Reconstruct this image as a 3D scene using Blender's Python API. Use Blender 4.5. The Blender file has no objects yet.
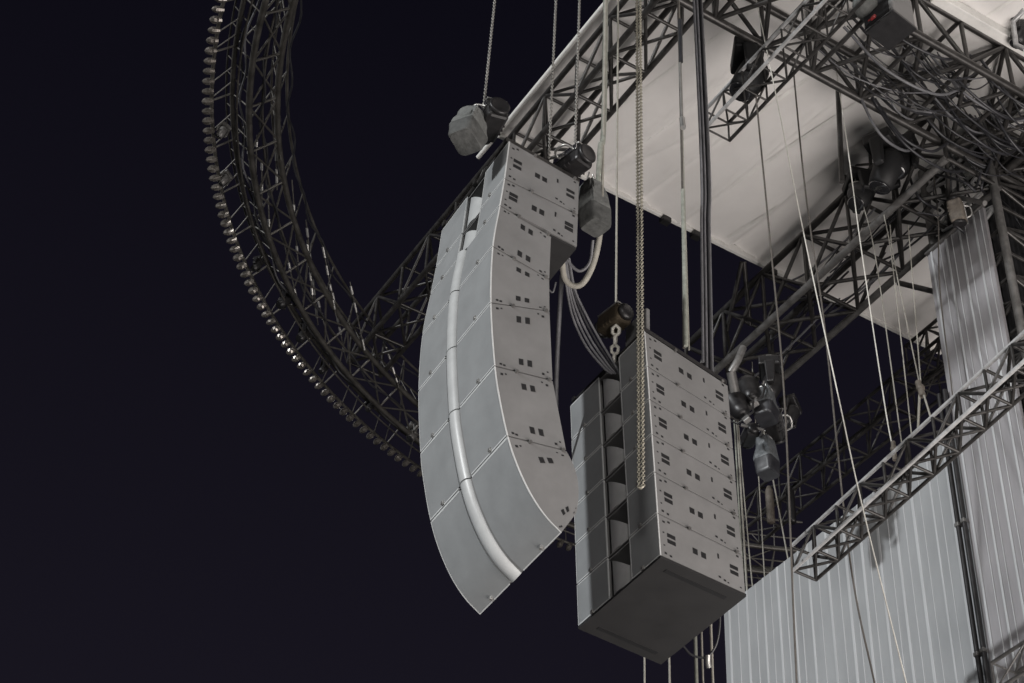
import bpy, bmesh, math, random
from mathutils import Vector as V, Matrix, noise
rnd = random.Random(11)
S = bpy.context.scene
COL = S.collection

# ------------------------------------------------------------------ camera
CAM = V((0, 0, 1.7)); FPX = 1860.0
def cvec(x, y): return V((x - 512, -(y - 341.5), -FPX))
zc = cvec(630, -1700).normalized()
d2 = cvec(-1000, 1950).normalized(); d2 = (d2 - zc * d2.dot(zc)).normalized()
d1 = d2.cross(zc)
ROT = Matrix((d1, d2, zc))                      # camera -> world
cam = bpy.data.objects.new('camera', bpy.data.cameras.new('camera')); COL.objects.link(cam)
cam.matrix_world = Matrix.Translation(CAM) @ ROT.to_4x4()
cam.data.sensor_width = 36; cam.data.lens = FPX / 1024 * 36; cam.data.clip_end = 2000; cam.data.clip_start = .1
S.camera = cam
def ray(x, y): return (ROT @ cvec(x, y)).normalized()
def at(x, y, ax, val):                          # point of a sight line on a world plane
    r = ray(x, y); i = 'xyz'.index(ax); return CAM + r * ((val - CAM[i]) / r[i])
def far(x, y, d): return CAM + ray(x, y) * d

# ------------------------------------------------------------------ materials
def mat(name, col, rough=.5, metal=0., var=.12, scale=6., bump=0., bscale=40., spec=.5, streak=None, coat=0):
    m = bpy.data.materials.new(name); m.use_nodes = True
    nt = m.node_tree; b = nt.nodes['Principled BSDF']
    N = nt.nodes.new; L = nt.links.new
    tc = N('ShaderNodeTexCoord')
    mp = N('ShaderNodeMapping'); L(tc.outputs['Object'], mp.inputs['Vector'])
    if streak: mp.inputs['Scale'].default_value = streak
    no = N('ShaderNodeTexNoise'); no.inputs['Scale'].default_value = scale; no.inputs['Detail'].default_value = 6
    no.inputs['Roughness'].default_value = .65
    L(mp.outputs['Vector'], no.inputs['Vector'])
    cr = N('ShaderNodeValToRGB')
    cr.color_ramp.elements[0].position = .3; cr.color_ramp.elements[1].position = .72
    cr.color_ramp.elements[0].color = tuple(c * (1 - var) for c in col) + (1,)
    cr.color_ramp.elements[1].color = tuple(min(1, c * (1 + var)) for c in col) + (1,)
    L(no.outputs['Fac'], cr.inputs['Fac']); L(cr.outputs['Color'], b.inputs['Base Color'])
    rr = N('ShaderNodeMapRange'); rr.inputs['To Min'].default_value = max(.05, rough - .1); rr.inputs['To Max'].default_value = min(1, rough + .12)
    L(no.outputs['Fac'], rr.inputs['Value']); L(rr.outputs['Result'], b.inputs['Roughness'])
    b.inputs['Metallic'].default_value = metal
    b.inputs['Specular IOR Level'].default_value = spec
    b.inputs['Coat Weight'].default_value = coat
    if bump:
        n2 = N('ShaderNodeTexNoise'); n2.inputs['Scale'].default_value = bscale; n2.inputs['Detail'].default_value = 4
        L(mp.outputs['Vector'], n2.inputs['Vector'])
        bp = N('ShaderNodeBump'); bp.inputs['Strength'].default_value = bump; bp.inputs['Distance'].default_value = .02
        L(n2.outputs['Fac'], bp.inputs['Height']); L(bp.outputs['Normal'], b.inputs['Normal'])
    return m
M = {}
M['cab'] = mat('cabinet_paint', (.20, .198, .197), .5, var=.15, scale=2.2, bump=.03, bscale=160)
M['edge'] = mat('cabinet_edge_paint', (.60, .61, .61), .45, var=.08)
M['grille'] = mat('grille_mesh', (.272, .281, .286), .6, var=.09, scale=4, bump=.05, bscale=300)
M['horn'] = mat('horn_white', (.50, .51, .51), .35, var=.08, scale=9)
M['horn2'] = mat('horn_grey', (.40, .40, .40), .4, var=.1, scale=9)
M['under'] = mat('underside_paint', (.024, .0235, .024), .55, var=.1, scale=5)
M['black'] = mat('black_rubber', (.012, .012, .013), .6)
M['blackmetal'] = mat('black_metal', (.022, .021, .022), .38, metal=.2, var=.3, scale=14)
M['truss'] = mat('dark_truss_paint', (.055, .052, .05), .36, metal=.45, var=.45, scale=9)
M['ringm'] = mat('ring_truss_paint', (.085, .08, .073), .42, metal=.4, var=.5, scale=7)
M['greytruss'] = mat('grey_truss_metal', (.17, .165, .16), .42, metal=.45, var=.35, scale=10)
M['pale_lit'] = mat('pale_lit_metal', (.50, .50, .50), .4, metal=.3, var=.3, scale=10)  # pale metal; on trusses and tower it paints in the light
M['alu'] = mat('bare_aluminium', (.55, .54, .52), .33, metal=.8, var=.25, scale=10)
M['chrome'] = mat('polished_metal', (.75, .75, .75), .18, metal=1., var=.1)
M['rod'] = mat('shiny_rod', (.6, .6, .58), .35, metal=.5, var=.85, scale=5)
M['bulb'] = mat('bulb_glass', (.23, .21, .19), .26, metal=.65, var=.5, scale=12, coat=.3)
M['roof'] = mat('roof_fabric', (.80, .78, .76), .75, var=.06, scale=.9, bump=.25, bscale=1.1, spec=.2)
M['trim'] = mat('white_trim', (.78, .77, .74), .5, var=.1)
M['wall'] = mat('wall_fabric', (.31, .318, .326), .6, var=.13, scale=1.6, bump=.06, bscale=5, streak=(1, 1, .35))
M['wall2'] = mat('tower_cladding', (.29, .28, .29), .6, var=.2, scale=1.8, bump=.06, bscale=5, streak=(1, 1.5, .3))
M['rib'] = mat('wall_rib', (.47, .48, .49), .5, var=.12, scale=2, streak=(1, 1, .3))
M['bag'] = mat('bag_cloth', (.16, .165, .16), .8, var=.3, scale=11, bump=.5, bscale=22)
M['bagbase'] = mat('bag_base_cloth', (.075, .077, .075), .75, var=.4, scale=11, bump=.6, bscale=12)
M['rope'] = mat('pale_rope', (.34, .325, .285), .8, var=.2, scale=20)
M['white_rope'] = mat('white_rope', (.66, .645, .59), .7, var=.15, scale=20)
M['greenrope'] = mat('webbing', (.30, .31, .27), .8, var=.3, scale=12)
M['darkrope'] = mat('dark_rope', (.10, .09, .08), .8, var=.3, scale=20)
M['chain'] = mat('galvanised_chain', (.36, .35, .33), .38, metal=.6, var=.2)
M['goldchain'] = mat('zinc_chain', (.40, .375, .31), .4, metal=.45, var=.2)
M['cable'] = mat('black_cable', (.030, .030, .034), .36, var=.4, scale=10)
M['greycable'] = mat('grey_cable', (.15, .15, .16), .4, var=.3, scale=10)
M['ground'] = mat('asphalt', (.05, .05, .05), .9, var=.3, scale=3, bump=.3, bscale=60)
M['backing'] = mat('dull_black', (.012, .012, .014), .9, var=.3)
M['tan'] = mat('worn_tan_metal', (.14, .12, .10), .6, var=.4, scale=16)
M['red'] = mat('red_plastic', (.30, .03, .03), .4)
M['brass'] = mat('brass_housing', (.09, .072, .05), .4, metal=.5, var=.3)
M['lens'] = mat('lens_glass', (.55, .56, .56), .12, var=.1, coat=1)
M['darklens'] = mat('dark_lens', (.02, .02, .022), .12, coat=1)
M['blue'] = mat('blue_grey_cover', (.11, .118, .125), .38, var=.4, scale=12, bump=.5, bscale=20)

# ------------------------------------------------------------------ mesh builder
class MB:
    def __init__(s): s.v = []; s.f = []; s.sm = []; s.mi = []
    def add(s, vs, fs, smooth=False, mi=0):
        o = len(s.v); s.v += [V(p) for p in vs]
        for f in fs: s.f.append([i + o for i in f]); s.sm.append(smooth); s.mi.append(mi)
        return s
    def tube(s, pts, r, n=8, closed=False, mi=0):
        pts = [V(p) for p in pts]; m = len(pts); vs = []; fs = []
        up = None
        for i, p in enumerate(pts):
            a = pts[(i - 1) % m] if (closed or i > 0) else p
            b = pts[(i + 1) % m] if (closed or i < m - 1) else p
            t = (b - a).normalized()
            if up is None: up = t.orthogonal().normalized()
            else: up = (up - t * up.dot(t)).normalized()
            q = t.cross(up); rr = r[i] if isinstance(r, (list, tuple)) else r
            for k in range(n):
                c = 2 * math.pi * k / n; vs.append(p + (up * math.cos(c) + q * math.sin(c)) * rr)
        for i in range(m if closed else m - 1):
            j = (i + 1) % m
            for k in range(n): fs.append((i * n + k, i * n + (k + 1) % n, j * n + (k + 1) % n, j * n + k))
        s.add(vs, fs, True, mi)
        if not closed:
            s.add(vs[:n], [tuple(reversed(range(n)))], mi=mi); s.add(vs[-n:], [tuple(range(n))], mi=mi)
        return s
    def box(s, c, size, rot=None, ch=0., mi=0, taper=(1, 1)):
        c = V(c); h = [d / 2 for d in size]; vs = []
        ch = min(ch, min(h) * .9)
        R = rot if rot is not None else Matrix.Identity(3)
        if ch <= 0:
            for z in (-1, 1):
                for y in (-1, 1):
                    for x in (-1, 1):
                        tx, ty = taper if z < 0 else (1, 1)
                        vs.append(c + R @ V((x * h[0] * tx, y * h[1] * ty, z * h[2])))
            fs = [(0, 2, 3, 1), (4, 5, 7, 6), (0, 1, 5, 4), (2, 6, 7, 3), (0, 4, 6, 2), (1, 3, 7, 5)]
            return s.add(vs, fs, mi=mi)
        bm = bmesh.new(); bmesh.ops.create_cube(bm, size=1)
        for v in bm.verts: v.co = V((v.co.x * size[0], v.co.y * size[1], v.co.z * size[2]))
        bmesh.ops.bevel(bm, geom=bm.edges[:], offset=ch, segments=2, profile=.5, affect='EDGES')
        bm.verts.ensure_lookup_table()
        for v in bm.verts: v.index = v.index
        bm.verts.index_update()
        for v in bm.verts:
            tx, ty = taper; k = .5 - v.co.z / size[2]
            vs.append(c + R @ V((v.co.x * (1 + (tx - 1) * k), v.co.y * (1 + (ty - 1) * k), v.co.z)))
        fs = [tuple(v.index for v in f.verts) for f in bm.faces]; bm.free()
        return s.add(vs, fs, mi=mi)
    def lathe(s, c, prof, rot=None, n=20, mi=0):
        R = rot if rot is not None else Matrix.Identity(3); c = V(c); vs = []; fs = []
        for r, z in prof:
            for k in range(n):
                a = 2 * math.pi * k / n; vs.append(c + R @ V((r * math.cos(a), r * math.sin(a), z)))
        for i in range(len(prof) - 1):
            for k in range(n): fs.append((i * n + k, i * n + (k + 1) % n, (i + 1) * n + (k + 1) % n, (i + 1) * n + k))
        fs.append(tuple(reversed(range(n)))); fs.append(tuple(range((len(prof) - 1) * n, len(prof) * n)))
        return s.add(vs, fs, True, mi)
    def ball(s, c, r, n=8, k=5): 
        return s.lathe(c, [(max(1e-4, r * math.sin(math.pi * i / k)), -r * math.cos(math.pi * i / k)) for i in range(k + 1)], n=n)
    def build(s, name, m, parent=None, base=None):
        me = bpy.data.meshes.new(name)
        org = V(base) if base is not None else (parent['_o'] if False else (ORG[parent.name] if parent else V((0, 0, 0))))
        me.from_pydata([v - org for v in s.v], [], s.f)
        me.polygons.foreach_set('use_smooth', s.sm)
        for x in (m if isinstance(m, (list, tuple)) else [m]): me.materials.append(x)
        me.polygons.foreach_set('material_index', s.mi)
        me.update()
        o = bpy.data.objects.new(name, me); COL.objects.link(o)
        if parent: o.parent = parent; ORG[o.name] = ORG[parent.name]
        else: o.location = org; ORG[o.name] = org
        return o
ORG = {}
def tag(o, label=None, cat=None, group=None, kind=None):
    if label: o['label'] = label
    if cat: o['category'] = cat
    if group: o['group'] = group
    if kind: o['kind'] = kind
    return o
def thing(name, loc, label, cat, group=None):
    o = bpy.data.objects.new(name, None); COL.objects.link(o); o.location = loc; o.empty_display_size = .1
    ORG[o.name] = V(loc); return tag(o, label, cat, group)
def single(name, mb, m, label, cat, group=None):
    c = mb.v[0].copy(); return tag(mb.build(name, m, base=c), label, cat, group)
def dup(o, loc, rot, label, group=None):
    def cp(q, par):
        c = q.copy(); COL.objects.link(c)
        if par: c.parent = par
        for k in list(q.children): cp(k, c)
        return c
    c = cp(o, None); c.location = loc; c.rotation_euler = rot; c['label'] = label
    if group: c['group'] = group
    return c
def bez(p, n=24):                               # smooth line through points
    p = [V(q) for q in p]; out = []
    P = [p[0] * 2 - p[1]] + p + [p[-1] * 2 - p[-2]]
    for i in range(1, len(P) - 2):
        for k in range(n):
            t = k / n; a, b, c, d = P[i - 1], P[i], P[i + 1], P[i + 2]
            out.append(.5 * (2 * b + (c - a) * t + (2 * a - 5 * b + 4 * c - d) * t * t + (3 * b - a - 3 * c + d) * t ** 3))
    return out + [p[-1]]

# ------------------------------------------------------------------ setting
g = MB().add([(-400, -400, 0), (400, -400, 0), (400, 400, 0), (-400, 400, 0)], [(0, 1, 2, 3)])
tag(g.build('ground', M['ground']), kind='structure')

# ------------------------------------------------------------------ loudspeaker arrays
def cab_box(mb, fr, bk, P, a0, a1, v0, v1, t0, t1, n=1, mi=0):
    """box in cabinet space: a front(0)-back(1), v across, t bottom-top"""
    vs = []; fs = []
    for i in range(n + 1):
        t = t0 + (t1 - t0) * i / n
        f, b = fr(t), bk(t)
        for a, v in ((a0, v0), (a1, v0), (a1, v1), (a0, v1)):
            vs.append(P(f + (b - f) * a, v))
    for i in range(n):
        for k in range(4):
            j = (k + 1) % 4; fs.append((i * 4 + k, i * 4 + j, i * 4 + 4 + j, i * 4 + 4 + k))
    fs.append((3, 2, 1, 0)); q = n * 4; fs.append((q, q + 1, q + 2, q + 3))
    mb.add(vs, fs, n > 2, mi)
def cab_poly(mb, fr, bk, P, poly, t0, t1, n=1, smooth=False, mi=0):
    vs = []; fs = []; m = len(poly)
    for i in range(n + 1):
        t = t0 + (t1 - t0) * i / n; f, b = fr(t), bk(t); u = (b - f).normalized()
        for a, v in poly: vs.append(P(f + u * a, v))
    for i in range(n):
        for k in range(m):
            j = (k + 1) % m; fs.append((i * m + k, i * m + j, i * m + m + j, i * m + m + k))
    mb.add(vs, fs, smooth, mi)
    mb.add(vs[:m], [tuple(reversed(range(m)))], mi=mi); mb.add(vs[-m:], [tuple(range(m))], mi=mi)
def flat_shade(mb):
    mb.sm = [False] * len(mb.sm); return mb

def side_marks(cab, fr, bk, P, W, kind, ha=1.):
    """hand holes, slots and bolts on both cheeks"""
    depth = (bk(.5) - fr(.5)).length; height = (fr(1) - fr(0)).length
    def mark(a, t, wa, ht, name):
        for v0, v1 in ((-.0025, .02), (W - .02, W + .0025)):
            mb = MB(); da = wa / depth / 2; dt = ht / height / 2
            cab_box(mb, fr, bk, P, a - da, a + da, v0, v1, t - dt, t + dt); mb.build(name, M['black'], cab)
    if kind == 'wide':
        for t in (.58, .44): mark(.14, t, .085, .040, 'hand_hole')
        for t in (.56, .42): mark(.885, t, .085, .040, 'hand_hole')
        mark(.42, .50, .050, .060, 'hand_hole'); mark(.52, .50, .050, .060, 'hand_hole')
        mark(.70, .66, .016, .052, 'slot')
        bolts = [(.06, .86), (.12, .90), (.05, .30), (.06, .12), (.12, .10), (.70, .15), (.76, .12), (.80, .10), (.94, .9), (.95, .12), (.05, .6)]
    else:
        for t in (.80, .17):
            mark(.46, t, .044, .062, 'hand_hole'); mark(.61, t, .044, .062, 'hand_hole')
        bolts = [(.10, .92), (.17, .93), (.10, .06), (.16, .05), (.80, .93), (.88, .90), (.84, .06), (.92, .10)]
    for a in (.36, .93):
        for v in (-.010, W + .010):
            f_, b_ = fr(.985), bk(.985); c_ = P(f_ + (b_ - f_) * a, v); d_ = (P(f_, W) - P(f_, 0)).normalized()
            MB().tube([c_ - d_ * .012, c_ + d_ * .012], .013, 8).build('pin', M['greytruss'], cab)
    b = MB()
    for a, t in bolts:
        for v0, v1 in ((-.002, .02), (W - .02, W + .002)):
            r = .012 if (a * 100) % 3 < 1.5 else .008
            cab_box(b, fr, bk, P, a - r / depth, a + r / depth, v0, v1, t - r * .8 / height, t + r * .8 / height)
    b.build('bolt', M['black'], cab)

def cabinet(root, fr, bk, P, W, kind, n):
    g_ = .004; H = (fr(1) - fr(0)).length; e = .008 / H
    body = MB(); D = lambda t: (bk(t) - fr(t)).length
    d0 = D(.5)
    if kind == 'wide':
        # hollow shell: two cheeks blocks with a deep slot between, closed by thin plates
        for v0, v1 in ((0, .335 * W), (.61 * W, W)): cab_box(body, fr, bk, P, .006, 1, v0, v1, e, 1 - e, n)
        cab_box(body, fr, bk, P, .34, 1, .335 * W - .001, .61 * W + .001, e * 1.2, 1 - e * 1.2, n)
        for t0, t1 in ((e * 1.4, e * 1.4 + .012 / H), (1 - e * 1.4 - .012 / H, 1 - e * 1.4)): cab_box(body, fr, bk, P, .01, .33, .33 * W, .612 * W, t0, t1)
    else:
        cab_box(body, fr, bk, P, .006, 1, 0, W, e, 1 - e, n)
    cab = flat_shade(body).build('cabinet', M['cab'], root) if kind == 'wide' else body.build('cabinet', M['cab'], root)
    if kind != 'wide': shade_auto(cab)
    if kind == 'wide':
        ln = MB()
        for c in ((.03, .34, .335 * W, .335 * W + .004), (.03, .34, .61 * W - .004, .61 * W), (.32, .335, .335 * W, .61 * W)): cab_box(ln, fr, bk, P, *c, e * 2, 1 - e * 2)
        ln.build('recess_shade', M['black'], cab)  # black walls darken the recess in place of its shade
    # light metal corner edges
    w = .007
    def strip(*c):
        ed = MB(); cab_box(ed, fr, bk, P, -.009 / d0, .003 / d0, *c); o = ed.build('edge_strip', M['edge'], cab); shade_auto(o)
    spans = ((-.0015, w), (W - w, W + .0015)) + (((.335 * W - w, .335 * W + .003), (.61 * W - .003, .61 * W + w)) if kind == 'wide' else ())
    for v0, v1 in spans: strip(v0, v1, e * .8, 1 - e * .8, n)
    for t0, t1 in ((e * .7, e * .7 + .013 / H), (1 - e * .7 - .013 / H, 1 - e * .7)):
        strip(.014, .334 * W - .014 if kind == 'wide' else W * .45, t0, t1)
        strip((.612 if kind == 'wide' else .61) * W + .014, W - .014, t0, t1)
    # two mesh fronts
    gl, gr = ((.014, .335 * W - .014), (.61 * W + .014, W - .014)) if kind == 'wide' else ((.014, .455 * W), (.605 * W, W - .014))
    for v0, v1 in (gl, gr):
        m_ = MB(); cab_box(m_, fr, bk, P, -.008 / d0, .03 / d0, v0, v1, .020 / H, 1 - .020 / H, n)
        shade_auto(m_.build('grille_panel', M['grille'], cab))
    # horn
    hn = MB()
    if kind == 'wide':
        r = .098 * W; cx = .503 * W
        poly = [(.055 - .06 * math.sin(math.pi * k / 14), cx - r * math.cos(math.pi * k / 14)) for k in range(15)] + [(.27, cx + r), (.27, cx - r)]
        cab_poly(hn, fr, bk, P, poly, .045, .955, n, True)
        m_ = len(poly)
        for i, (a_, v_) in enumerate(poly):            # upper end cut slanted in place of a shadow on the horn
            t_ = .94 - .42 * max(0, min(1, (cx + r - v_) / (2 * r))); f_, b_ = fr(t_), bk(t_); q_ = P(f_ + (b_ - f_).normalized() * a_, v_)
            hn.v[n * m_ + i] = q_
        for i in range(m_): hn.v[(n + 2) * m_ + i] = hn.v[n * m_ + i]
    else:
        r = .074; cx = .535 * W
        poly = [(.012 - r * .72 * math.sin(math.pi * k / 12), cx - r * math.cos(math.pi * k / 12)) for k in range(13)] + [(.03, cx + r), (.03, cx - r)]
        cab_poly(hn, fr, bk, P, poly, .012 / H * .5, 1 - .012 / H * .5, n, True)
    shade_auto(hn.build('horn', root_horn[0], cab))
    # little front catches on the joints
    ct = MB()
    for v in (.2 * W, .82 * W):
        for t in (.05,):
            c = P(fr(t), v); f2 = fr(t); u = (bk(t) - f2).normalized()
            c = P(f2 - u * .012, v); ct.box(c, (.02, .03, .03), ch=.004)
    ct.build('catch', M['alu'], cab)
    side_marks(cab, fr, bk, P, W, kind)
    return cab
root_horn = [M['horn']]
def shade_auto(o, ang=35):
    bm = bmesh.new(); bm.from_mesh(o.data)
    bmesh.ops.remove_doubles(bm, verts=bm.verts[:], dist=1e-5)
    bmesh.ops.recalc_face_normals(bm, faces=bm.faces[:])
    for f in bm.faces: f.smooth = True
    for e in bm.edges:
        if len(e.link_faces) != 2 or e.calc_face_angle(4) > math.radians(ang): e.smooth = False
    bm.to_mesh(o.data); bm.free()

KA = .85                                         # metres per array unit
def frame_of(p, az):
    a = math.radians(az); Wv = V((math.sin(a), math.cos(a), 0)); X = Wv.cross(V((0, 0, 1)))
    return lambda q, v: V(p) + (X * q.x + V((0, 0, 1)) * q.y + Wv * v) * KA
def lerp2(A, B): return lambda t: A + (B - A) * t

# --- the long curved array
PA = far(562, 533, 14.6 * KA); P1 = frame_of(PA, 2.6); W1 = 1.34
A1 = thing('line_array', PA, 'tall light grey line array curving under at its foot, white strip down its front', 'loudspeaker', 'hanging line arrays')
fz = [(0, 0), (-.156, .113), (-.298, .282), (-.425, .51), (-.520, .756), (-.609, 1.094), (-.674, 1.432), (-.75, 2.108), (-.768, 2.769), (-.727, 3.307), (-.699, 3.675), (-.675, 4.196)]
bz = {0: (.122, .235), 4: (.015, .83), 6: (-.135, 1.52), 7: (-.19, 2.29), 8: (-.205, 2.63), 9: (-.205, 3.20)}
def seg(i0, i1):
    pts = [V((*fz[i], 0)) for i in range(max(0, i0 - 1), min(len(fz), i1 + 2))]
    off = i0 - max(0, i0 - 1)
    sm = bez(pts, 8); k0 = off * 8; k1 = k0 + (i1 - i0) * 8
    def f(t):
        s = k0 + (k1 - k0) * t; j = min(int(s), len(sm) - 2); q = sm[j].lerp(sm[j + 1], s - j); return V((q.x, q.y))
    return f
def bseg(p, q, mid=None):
    a, b = V(p), V(q)
    if mid is None: return lerp2(a, b)
    m = V(mid)
    def f(t): return a * (1 - t) ** 2 + m * 2 * t * (1 - t) + b * t * t
    return f
cabinet(A1, seg(0, 4), bseg(bz[0], bz[4], (.19, .62)), P1, W1, 'curve', 20)
cabinet(A1, seg(4, 6), bseg(bz[4], bz[6], (-.065, 1.2)), P1, W1, 'curve', 10)
cabinet(A1, seg(6, 7), bseg(bz[6], bz[7]), P1, W1, 'curve', 8)
cabinet(A1, seg(7, 8), bseg(bz[7], (-.205, 2.66)), P1, W1, 'curve', 8)
cabinet(A1, seg(8, 9), bseg((-.205, 2.665), (-.205, 3.20)), P1, W1, 'curve', 8)
cabinet(A1, lerp2(V(fz[9]), V(fz[10])), lerp2(V((.062, 3.20)), V((.065, 3.62))), P1, W1, 'wide', 1)
cabinet(A1, lerp2(V(fz[10]), V(fz[11])), lerp2(V((.065, 3.625)), V((.067, 4.07))), P1, W1, 'wide', 1)
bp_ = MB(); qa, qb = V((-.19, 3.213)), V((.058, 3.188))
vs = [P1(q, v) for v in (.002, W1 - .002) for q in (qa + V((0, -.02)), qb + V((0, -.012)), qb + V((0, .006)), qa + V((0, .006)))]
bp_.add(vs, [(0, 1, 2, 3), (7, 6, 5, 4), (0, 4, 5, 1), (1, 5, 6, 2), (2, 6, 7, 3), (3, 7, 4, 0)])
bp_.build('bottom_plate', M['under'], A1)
fr_ = MB()
fa, fb = V((-.70, 4.215)), V((.09, 4.085))
for v in (.03, W1 - .07, W1 * .5 - .03):
    up = V((0, .06))
    vs = [P1(q, w) for q in (fa, fb, fb + up, fa + up) for w in (v, v + .05)]
    fr_.add(vs, [(0, 2, 3, 1), (2, 4, 5, 3), (4, 6, 7, 5), (6, 0, 1, 7), (0, 6, 4, 2), (1, 3, 5, 7)])
for q in (fa + V((.05, .03)), fb + V((-.05, .03)), (fa + fb) * .5 + V((0, .03))): fr_.tube([P1(q, .05), P1(q, W1 - .05)], .028)
fr_.build('rigging_frame', M['truss'], A1)

# --- the short straight array
PB = far(661, 556, 15.85 * KA); P2 = frame_of(PB, .8); W2 = 1.29
A2 = thing('line_array', PB, 'short straight grey line array of six stacked cabinets showing its dark flat underside', 'loudspeaker', 'hanging line arrays')
F = lerp2(V((0, 0)), V((-.147, 2.508))); B = lerp2(V((.872, -.05)), V((.785, 2.29)))
ts = [0, .168, .336, .503, .668, .832, 1]
ts = [0, .175, .350, .516, .675, .83, 1]
root_horn[0] = M['horn2']
for i in range(6):
    cabinet(A2, lerp2(F(ts[i]), F(ts[i + 1])), lerp2(B(ts[i]), B(ts[i + 1])), P2, W2, 'wide', 1)
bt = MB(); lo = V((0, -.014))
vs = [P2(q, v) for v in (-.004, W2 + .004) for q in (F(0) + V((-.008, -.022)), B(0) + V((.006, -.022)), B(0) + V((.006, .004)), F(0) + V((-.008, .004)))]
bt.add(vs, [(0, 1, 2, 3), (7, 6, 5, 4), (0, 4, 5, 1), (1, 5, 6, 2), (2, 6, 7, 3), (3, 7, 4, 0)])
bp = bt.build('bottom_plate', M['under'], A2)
for v0 in (.10, W2 - .14):
    s_ = MB(); vs = [P2(F(0).lerp(B(0), a) + V((0, dz)), v) for dz in (-.026, -.02) for a, v in ((.14, v0), (.86, v0), (.86, v0 + .045), (.14, v0 + .045))]
    s_.add(vs, [(3, 2, 1, 0), (4, 5, 6, 7), (0, 1, 5, 4), (1, 2, 6, 5), (2, 3, 7, 6), (3, 0, 4, 7)]); s_.build('slot_shade', M['black'], bp)  # thin black bars stand in for shaded slots in the plate
fr_ = MB(); fa, fb = F(1) + V((-.01, .03)), B(1) + V((.01, .03))
for v in (.02, W2 - .07, W2 * .5):
    up = V((0, .05))
    vs = [P2(q, w) for q in (fa, fb, fb + up, fa + up) for w in (v, v + .05)]
    fr_.add(vs, [(0, 2, 3, 1), (2, 4, 5, 3), (4, 6, 7, 5), (6, 0, 1, 7), (0, 6, 4, 2), (1, 3, 5, 7)])
for q in (fa + V((.05, .03)), fb + V((-.05, .03))): fr_.tube([P2(q, .05), P2(q, W2 - .05)], .026)
fr_.build('rigging_frame', M['blackmetal'], A2)

# ------------------------------------------------------------------ trusses
def truss(name, label, chords, bays, rc, rb, m, group=None, faces=((0, 1), (1, 2), (2, 3), (3, 0)), xb=(), jit=0., mb_=None, cm=None):
    """chords: list of (P0, P1) straight tubes; lattice between neighbouring chords"""
    t = thing(name, chords[0][0], label, 'truss', group)
    for ci, (a, b) in enumerate(chords): MB().tube([a, b], rc, 10).build('chord', cm[ci] if cm else m, t)
    cnt = 0; rest = MB()
    def put(p, q, r):
        nonlocal cnt
        if cnt < 100: MB().tube([p, q], r, 6).build('brace', mb_ or m, t); cnt += 1
        else: rest.tube([p, q], r, 6)
    for i in range(bays + 1):
        for fi, (a, b) in enumerate(faces):
            A = V(chords[a][0]).lerp(V(chords[a][1]), i / bays); Bq = V(chords[b][0]).lerp(V(chords[b][1]), i / bays)
            put(A, Bq, rb)
            if i < bays:
                A2_ = V(chords[a][0]).lerp(V(chords[a][1]), (i + 1) / bays); B2_ = V(chords[b][0]).lerp(V(chords[b][1]), (i + 1) / bays)
                if (i + fi) % 2: put(A, B2_, rb)
                else: put(Bq, A2_, rb)
                if fi in xb: put(Bq, A2_, rb) if (i + fi) % 2 else put(A, B2_, rb)
    if rest.v: o = rest.build('brace', mb_ or m, t); o['kind'] = 'stuff'
    return t
def ybox(x0, x1, z0, z1, ya, yb):
    return [((x0, ya, z1), (x0, yb, z1)), ((x0, ya, z0), (x0, yb, z0)), ((x1, ya, z0), (x1, yb, z0)), ((x1, ya, z1), (x1, yb, z1))]
def xbox(y0, y1, z0, z1, xa, xb_):
    return [((xa, y0, z1), (xb_, y0, z1)), ((xa, y0, z0), (xb_, y0, z0)), ((xa, y1, z0), (xb_, y1, z0)), ((xa, y1, z1), (xb_, y1, z1))]
# roof edge
truss('roof_truss', 'long dark box truss under the roof edge, from the big ring past the curved array',
      ybox(6.88, 7.34, 17.25, 17.88, 16.4, 6.5), 15, .034, .02, M['truss'], xb=(1,))
# main beam near the tower
truss('roof_truss', 'deep dark box truss crossing the roof corner behind the short array, wrapped in cables',
      ybox(10.55, 11.30, 16.9, 17.75, 14.2, 9.4), 6, .045, .026, M['truss'], xb=(0, 1), cm=[M['truss'], M['greytruss'], M['greytruss'], M['truss']])  # greyer lower chords stand in for light on them
truss('roof_truss', 'black cable filled box truss running across the roof at top right to the tower',
      xbox(9.45, 8.45, 17.2, 17.92, 5.6, 12.6), 11, .045, .027, M['truss'], xb=(1,))
truss('roof_truss', 'black box truss at the very top right corner beyond the tower head',
      ybox(11.35, 12.1, 17.1, 17.85, 9.3, 4.5), 6, .045, .027, M['truss'], xb=(1,))
# short hung trusses
truss('hanging_truss', 'short grey box truss hung before the roof at the top, carrying a dark lamp',
      ybox(7.95, 8.26, 16.55, 16.83, 10.257, 7.3), 9, .020, .012, M['pale_lit'], 'short hanging box trusses', mb_=M['truss'], cm=[M['pale_lit'], M['pale_lit'], M['truss'], M['truss']])  # light painted in: pale front chords, dark rear chords and braces
truss('hanging_truss', 'grey box truss hung by ropes in front of the pale fabric wall',
      [((x_, 10.627, z_), (x_, 6.4, z_ + 0.410)) for x_, z_ in ((9.024, 11.832), (9.024, 11.564), (9.284, 11.564), (9.284, 11.832))], 13, .018, .016, M['pale_lit'], 'short hanging box trusses', mb_=M['truss'], xb=(1,), cm=[M['pale_lit'], M['pale_lit'], M['truss'], M['truss']])  # pale near chords and dark far ones imitate light from the front
truss('hanging_truss', 'dim dark box truss seen behind the wall top, between the arrays and the tower',
      ybox(12.6, 12.95, 16.68, 17.15, 15.9, 11.8), 9, .024, .015, M['truss'], 'short hanging box trusses')
truss('hanging_truss', 'dark truss end poking up at the bottom right corner in front of the wall',
      ybox(10.72, 11.0, 10.62, 10.9, 10.02, 7.0), 7, .018, .010, M['greytruss'], 'short hanging box trusses')
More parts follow.
